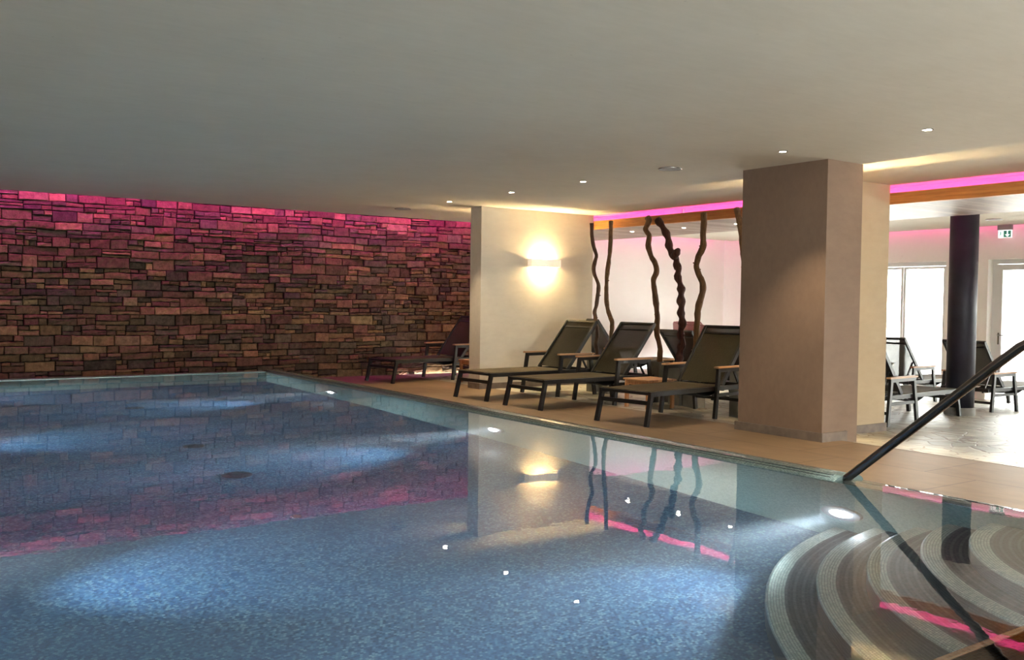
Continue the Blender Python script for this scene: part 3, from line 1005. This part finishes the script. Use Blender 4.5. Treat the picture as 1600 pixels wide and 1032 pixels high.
# ================================================================== TWISTED TRUNKS + PLANTERS
def pix(x, y, X):
    """world point on the plane X of the trunk row, from a measured sight line"""
    d = cf + (x - 800) / 1474.26 * cr - (y - 516) / 1474.26 * cu
    s = X / d.x
    return Vector((0, 0, CAM_H)) + d * s
TR = [
    ('twisted_trunk', 'thin dark wavy trunk at the left end of the row', 'bark', .027,
     [(924.5, 349), (925.2, 370), (927, 383), (929.9, 392), (932, 400), (930, 408), (927.7, 417), (928.5, 428), (932, 436.5), (935.2, 447), (934, 462), (932, 477), (929, 488), (930, 495), (931, 505), (933, 513), (933.5, 523), (932, 531), (931, 538), (932.5, 546), (932.5, 556), (932, 566)]),
    ('twisted_trunk', 'second trunk from the left, gently curved and light brown', 'bark3', .031,
     [(955, 346), (954.4, 364), (953.3, 391.7), (950, 417), (948, 438.6), (947.4, 462), (949, 480), (953, 495), (956.5, 503), (956.5, 512), (955, 522), (954, 533), (953, 545), (952, 557), (951, 568)]),
    ('twisted_trunk', 'third trunk from the left with a hooked top and long S-bend', 'bark3', .036,
     [(1011.3, 339.5), (1014, 344), (1012.5, 350), (1008.8, 357.6), (1011, 363), (1014.5, 369), (1013, 383), (1017.3, 400), (1022, 409), (1025.8, 419), (1025, 428), (1021, 438.6), (1022.5, 453.6), (1025.3, 475), (1027, 498), (1026, 519.7), (1029, 534), (1031.5, 546), (1030.5, 560), (1030, 571)]),
    ('twisted_trunk', 'fourth trunk from the left, thick, dark red and knotted like a corkscrew', 'bark2', .046,
     [(1027, 342.7), (1036.5, 356.5), (1043, 370), (1046, 385.3), (1050, 396), (1056, 404), (1057, 413), (1060, 421), (1059, 432), (1063, 445), (1064.5, 455), (1064, 466), (1065, 478), (1064, 488), (1065.5, 500), (1066.5, 508), (1064, 516), (1063.5, 525), (1066.5, 535), (1064, 543.4), (1062, 553.8), (1061.7, 563), (1062, 574)]),
    ('twisted_trunk', 'fifth trunk from the left with a wide zigzag bend at mid height', 'bark3', .039,
     [(1099.4, 333), (1100, 351), (1098.4, 368), (1099.4, 383), (1096, 392), (1091, 402), (1088, 415), (1091, 427), (1097, 440), (1098.4, 452), (1095, 467), (1091, 482), (1089.5, 500), (1088.8, 518), (1088, 535), (1085.6, 551), (1085, 565), (1085, 578)]),
    ('twisted_trunk', 'trunk at the right end of the row, mostly hidden by the big pillar', 'bark3', .036,
     [(1151, 325.6), (1153.5, 337), (1156, 349), (1158.5, 366), (1160, 385), (1163, 410), (1166, 440), (1164, 480), (1160, 520), (1159, 560), (1159, 584)]),
]
XT = 8.86
def smooth_path(P, sub=4):
    out = []
    for i in range(len(P) - 1):
        p0, p1, p2, p3 = P[max(i - 1, 0)], P[i], P[i + 1], P[min(i + 2, len(P) - 1)]
        for k in range(sub):
            t_ = k / sub
            out.append(0.5 * ((2 * p1) + (-p0 + p2) * t_ + (2 * p0 - 5 * p1 + 4 * p2 - p3) * t_ ** 2 + (-p0 + 3 * p1 - 3 * p2 + p3) * t_ ** 3))
    out.append(P[-1]); return out
for k, (nm, lab, mt, rad, px) in enumerate(TR):
    P = []
    for i, (a, b) in enumerate(px):
        q = pix(a, b, XT)
        q = pix(a, b, XT + .045 * math.sin(q.z * 5.2 + k * 1.7))
        P.append(q)
    P = smooth_path(P)
    n = len(P)
    if k == 3:                       # corkscrew ridges
        rads = [rad * (1 + .20 * math.sin(P[i].z * 42) + .10 * noise.noise(P[i] * 9)) for i in range(n)]
    else:
        rads = [rad * (1 + .10 * noise.noise(P[i] * 6) + .06 * math.sin(P[i].z * 17 + k)) for i in range(n)]
    foot = Vector((P[-1].x, P[-1].y, .24))
    if P[-1].z > .24: P.append(foot); rads.append(rad)
    mb = MB().tube(P, rads, 12, wob=.22)
    rnd = random.Random(k)
    for _ in range(6 if k != 1 else 2):  # little stubs of cut twigs
        i = rnd.randrange(8, n - 4)
        d = Vector((rnd.uniform(-.3, .3), rnd.choice((-1, 1)), rnd.uniform(-.2, .5))).normalized()
        mb.tube([P[i], P[i] + d * (rads[i] + .018)], [.013, .008], 6)
    if k == 3:
        c = pix(1057.5, 394, XT - .03)
        mb.tube([c + Vector((0, .06, -.06)), c, c + Vector((0, -.035, .035))], [.05, .055, .028], 10, wob=.3)
    o = mb.build(nm, M[mt])
    tag(o, lab, 'tree trunk', 'twisted decorative trunks')
    # square concrete planter at the foot
    bx, by = P[-1].x, P[-1].y
    g = thing('planter', ['square concrete pillar planter under the leftmost trunk', 'square concrete pillar planter under the second trunk',
                          'square concrete pillar planter under the S-bend trunk', 'square concrete pillar planter under the knotted red trunk',
                          'square concrete pillar planter under the zigzag trunk', 'square concrete pillar planter beside the big pillar'][k], 'planter', (bx, by, floor_z(bx, by)), 0, 'concrete planters')
    h_ = .275 - floor_z(bx, by)
    b = MB()
    a_ = .100
    b.box(-a_, a_, -a_, -a_ + .02, 0, h_); b.box(-a_, a_, a_ - .02, a_, 0, h_); b.box(-a_, -a_ + .02, -a_ + .02, a_ - .02, 0, h_); b.box(a_ - .02, a_, -a_ + .02, a_ - .02, 0, h_)
    b.box(-a_ + .02, a_ - .02, -a_ + .02, a_ - .02, 0, h_ - .08)
    b.build('body', M['concrete'], g)
    MB().box(-a_ + .021, a_ - .021, -a_ + .021, a_ - .021, h_ - .079, h_ - .012).build('gravel', M['gravel'], g)

# ================================================================== DAYBED
t = thing('rattan_daybed', 'rose rattan daybed with a curved high back in the far corner', 'daybed', (13.95, 12.95, floor_z(13.95, 12.95)), R(-38))
sh = MB()                            # U-shaped shell: high back, arms sweeping down
nn_ = 28; W_, D_ = 1.12, .62
outer, inner = [], []
for i in range(nn_ + 1):
    u = i / nn_
    a = math.pi * (u)                # 0..pi round the back
    x = -D_ * math.sin(a) * 1.0
    y = -W_ * math.cos(a) * (1.0)
    # squarish plan
    k = 1 / max(abs(math.sin(a)) ** 6 + abs(math.cos(a)) ** 6, 1e-6) ** (1 / 6)
    x *= k; y *= k
    hgt = .60 + .37 * min(1, max(0, (u - .0) / .16)) ** .6 * min(1, (1.0 - u) / .03 + .75)
    ext = 0
    outer.append((Vector((x, y, .06)), Vector((x * 1.12, y * 1.06, hgt))))
    inner.append((Vector((x * .90, y * .92, .06)), Vector((x * 1.02, y * .98, hgt))))
ov = [(sh.bm.verts.new(a), sh.bm.verts.new((a + b) / 2 + Vector((-.01, 0, 0))), sh.bm.verts.new(b)) for a, b in outer]
iv = [(sh.bm.verts.new(a), sh.bm.verts.new((a + b) / 2), sh.bm.verts.new(b)) for a, b in inner]
for i in range(nn_):
    for j in range(2):
        f = sh.bm.faces.new((ov[i][j], ov[i + 1][j], ov[i + 1][j + 1], ov[i][j + 1])); f.smooth = True
        f = sh.bm.faces.new((iv[i][j], iv[i][j + 1], iv[i + 1][j + 1], iv[i + 1][j])); f.smooth = True
    sh.bm.faces.new((ov[i][2], ov[i + 1][2], iv[i + 1][2], iv[i][2]))
    sh.bm.faces.new((ov[i][0], iv[i][0], iv[i + 1][0], ov[i + 1][0]))
for i in (0, nn_):
    sh.bm.faces.new((ov[i][0], ov[i][1], ov[i][2], iv[i][2], iv[i][1], iv[i][0]))
sh.build('shell', M['rattan'], t)
MB().tube([(o_[1] + i_[1]) / 2 + Vector((0, 0, .006)) for o_, i_ in zip(outer, inner)], .026, 10).build('rim_tube', M['rattan'], t)
MB().box(-.46, .55, -.92, .92, .10, .30, .02).build('base', M['rattan'], t)
MB().box(-.44, .56, -.90, .90, .30, .42, .04).build('seat_cushion', M['cushion'], t)
for k, (x, y, a) in enumerate(((.02, -.66, 8), (-.28, .32, -6))):
    pm = MB(); pm.box(-.07, .07, -.21, .21, -.19, .19, .05)
    o = pm.build('throw_pillow', M['pillow'])
    o.location = Matrix.Rotation(R(-38), 4, 'Z') @ Vector((x, y, .60)) + t.location
    o.rotation_euler = (0, R(-18), R(-38 + a))
    tag(o, ['white throw pillow leaning at the near end of the rattan daybed', 'white throw pillow at the far end of the rattan daybed'][k], 'pillow', 'daybed pillows')

# ================================================================== WALL LAMPS
def make_sconce():
    t = thing('wall_lamp', 'x', 'wall lamp')
    W_, H_, D_ = .278, .057, .115
    sh = MB(); P = []
    for i in range(21):
        u = -1 + 2 * i / 20
        y = -(D_ - .035 * (1 - u * u)) if abs(u) < .999 else -.0
        P.append((u * W_, y))
    P = [(-W_, 0.0)] + [(-W_, -.105)] + [(u * W_, -(.112 - .026 * (1 - u * u))) for u in [(-1 + 2 * i / 16) for i in range(1, 16)]] + [(W_, -.105), (W_, 0.0)]
    th = .010
    o1 = [(sh.bm.verts.new((x, y, -H_)), sh.bm.verts.new((x, y, H_))) for x, y in P]
    Pi = [(max(-W_ + th, min(W_ - th, x)), (y + th if abs(y) > .001 else y)) for x, y in P]
    i1 = [(sh.bm.verts.new((x, y, -H_)), sh.bm.verts.new((x, y, H_))) for x, y in Pi]
    for k in range(len(P) - 1):
        sh.bm.faces.new((o1[k][0], o1[k + 1][0], o1[k + 1][1], o1[k][1]))
        sh.bm.faces.new((i1[k][0], i1[k][1], i1[k + 1][1], i1[k + 1][0]))
        sh.bm.faces.new((o1[k][1], o1[k + 1][1], i1[k + 1][1], i1[k][1]))
        sh.bm.faces.new((o1[k][0], i1[k][0], i1[k + 1][0], o1[k + 1][0]))
    sh.build('lamp_shade', M['ceramic'], t)
    MB().box(-.05, .05, -.012, 0, -.04, .04).build('wall_bracket', M['ceramic'], t)
    MB().tube([(-.05, -.036, 0), (.05, -.036, 0)], .012, 10).build('bulb', M['bulb'], t)
    return t
sc = make_sconce()
sc.location = (8.68, WY0 - .0005, 1.635)
tag(sc, 'white concave wall lamp glowing up and down on the cream wall', 'wall lamp', 'plaster wall lamps')
for (x, y, rz, lab) in ((8.62, WY1 + .0005, 180, 'wall lamp on the side of the cream wall that faces the stone wall'),
                        (8.0855, 6.05, 90, 'wall lamp on the hidden side of the big pillar towards the windows')):
    o = copy_tree(sc); o.scale = (1, 1, 1.0 if rz == 180 else 1.7); o.location = (x, y, 1.635); o.rotation_euler = (0, 0, R(rz)); tag(o, lab, 'wall lamp', 'plaster wall lamps')

# ================================================================== DOWNLIGHTS
def make_downlight(name='downlight', r_=.042, power=68, cone=84):
    t = thing(name, 'x', 'ceiling light')
    rg = MB(); seg = 28
    ringo = [rg.bm.verts.new((math.cos(2 * math.pi * k / seg) * r_, math.sin(2 * math.pi * k / seg) * r_, -.004)) for k in range(seg)]
    ringi = [rg.bm.verts.new((math.cos(2 * math.pi * k / seg) * r_ * .72, math.sin(2 * math.pi * k / seg) * r_ * .72, -.006)) for k in range(seg)]
    ringu = [rg.bm.verts.new((math.cos(2 * math.pi * k / seg) * r_, math.sin(2 * math.pi * k / seg) * r_, 0)) for k in range(seg)]
    for k in range(seg):
        rg.bm.faces.new((ringo[k], ringo[(k + 1) % seg], ringi[(k + 1) % seg], ringi[k]))
        rg.bm.faces.new((ringu[k], ringu[(k + 1) % seg], ringo[(k + 1) % seg], ringo[k]))
    rg.build('bezel', M['chrome'], t)
    MB().disc((0, 0, -.0055), r_ * .72, .004, 24).build('lens', M['spot'], t)
    light('lamp', 'SPOT', (0, 0, -.03), power, (1.0, .80, .54), t, aim=(0, 0, -1), spot_size=R(cone), spot_blend=.6, shadow_soft_size=.03)
    return t
dl = make_downlight()
XD = 6.86
DL = [(XD, 11.30, 'downlight nearest the lamp wall corner, furthest along the main row'),
      (XD, 9.80, 'downlight over the olive-lit lounger, left of the glowing wall lamp glow'),
      (XD, 8.38, 'downlight left of the round speaker above the middle loungers'),
      (XD, 5.567, 'downlight directly in front of the big pillar head'),
      (XD, 4.18, 'large-looking downlight right of the big pillar, nearest the camera')]
for i, (x, y, lab) in enumerate(DL):
    o = dl if i == 0 else copy_tree(dl)
    o.location = (x, y, HC); tag(o, lab, 'ceiling light', 'downlights in the plaster ceiling')
for y, nth in ((2.75, 'first'), (1.3, 'second'), (-.2, 'third')):  # out of view, added to carry on the row and supply light
    o = copy_tree(dl); o.location = (XD, y, HC); tag(o, nth + ' unseen downlight added to the main row beyond the right edge to supply light', 'ceiling light', 'downlights in the plaster ceiling')
for x, y, lab in ((10.50, 11.54, 'small downlight in the board canopy behind the second trunk'),
                  (10.52, 10.39, 'small downlight in the board canopy behind the knotted trunk'),
                  (10.54, 9.36, 'small downlight in the board canopy beside the rightmost trunk')):
    o = copy_tree(dl); o.location = (x, y, ZS + .012); tag(o, lab, 'ceiling light', 'downlights in the board canopy')
# round ceiling speakers
for x, y, z, lab in ((XD, 6.99, HC, 'round ceiling speaker between the downlights left of the big pillar'),
                  (XD, 12.66, HC, 'round ceiling speaker near the pink-lit stone wall'),
                  (14.6, 7.75, HC, 'round ceiling speaker behind the black column near the exit sign')):
    t = thing('ceiling_speaker', lab, 'ceiling speaker', (x, y, z), 0, 'round ceiling speakers')
    MB().disc((0, 0, -.012), .115, .0125, 36).build('grille', M['grey'], t)
    rg = MB(); rg.tube([(math.cos(a_ * math.pi / 16) * .117, math.sin(a_ * math.pi / 16) * .117, -.008) for a_ in range(33)], .006, 6); rg.build('bezel', M['chrome'], t)

# ================================================================== EXIT SIGN
t = thing('exit_sign', 'green and white emergency exit sign with a down arrow under the ceiling', 'exit sign', (15.72, 8.15, HC))
MB().box(-.035, .035, -.115, .115, -.085, 0, .004).build('housing', M['grey'], t)
MB().box(-.006, .006, -.115, .115, -.215, -.085).build('panel', M['signwhite'], t)
# camera side is -x; +y is left in the picture
def face(y0, y1, z0, z1, nm, mt): return MB().box(-.0085, -.006, y0, y1, z0, z1).build(nm, M[mt], t)
face(-.10, .02, -.205, -.098, 'arrow_field', 'green')
ar = MB()
ar.box(-.0105, -.0085, -.053, -.033, -.160, -.100)
ar.hexa([(-.0105, -.085, -.160), (-.0105, -.001, -.160), (-.0105, -.041, -.198), (-.0105, -.045, -.198), (-.0085, -.085, -.160), (-.0085, -.001, -.160), (-.0085, -.041, -.198), (-.0085, -.045, -.198)])
ar.build('arrow', M['signwhite'], t)
fg = MB()                            # running figure and door edge
fg.disc((-.0085, .070, -.118), .009, .0015, 12, (-1, 0, 0))
fg.bar((-.0090, .068, -.128), (-.0090, .072, -.160), .014, .0015, (0, 1, 0))
fg.bar((-.0090, .074, -.158), (-.0090, .090, -.185), .008, .0015, (0, 1, 0))
fg.bar((-.0090, .070, -.158), (-.0090, .052, -.178), .008, .0015, (0, 1, 0))
fg.bar((-.0090, .066, -.132), (-.0090, .048, -.146), .007, .0015, (0, 1, 0))
fg.box(-.0100, -.0085, .100, .106, -.205, -.098)
fg.build('pictogram', M['green'], t)
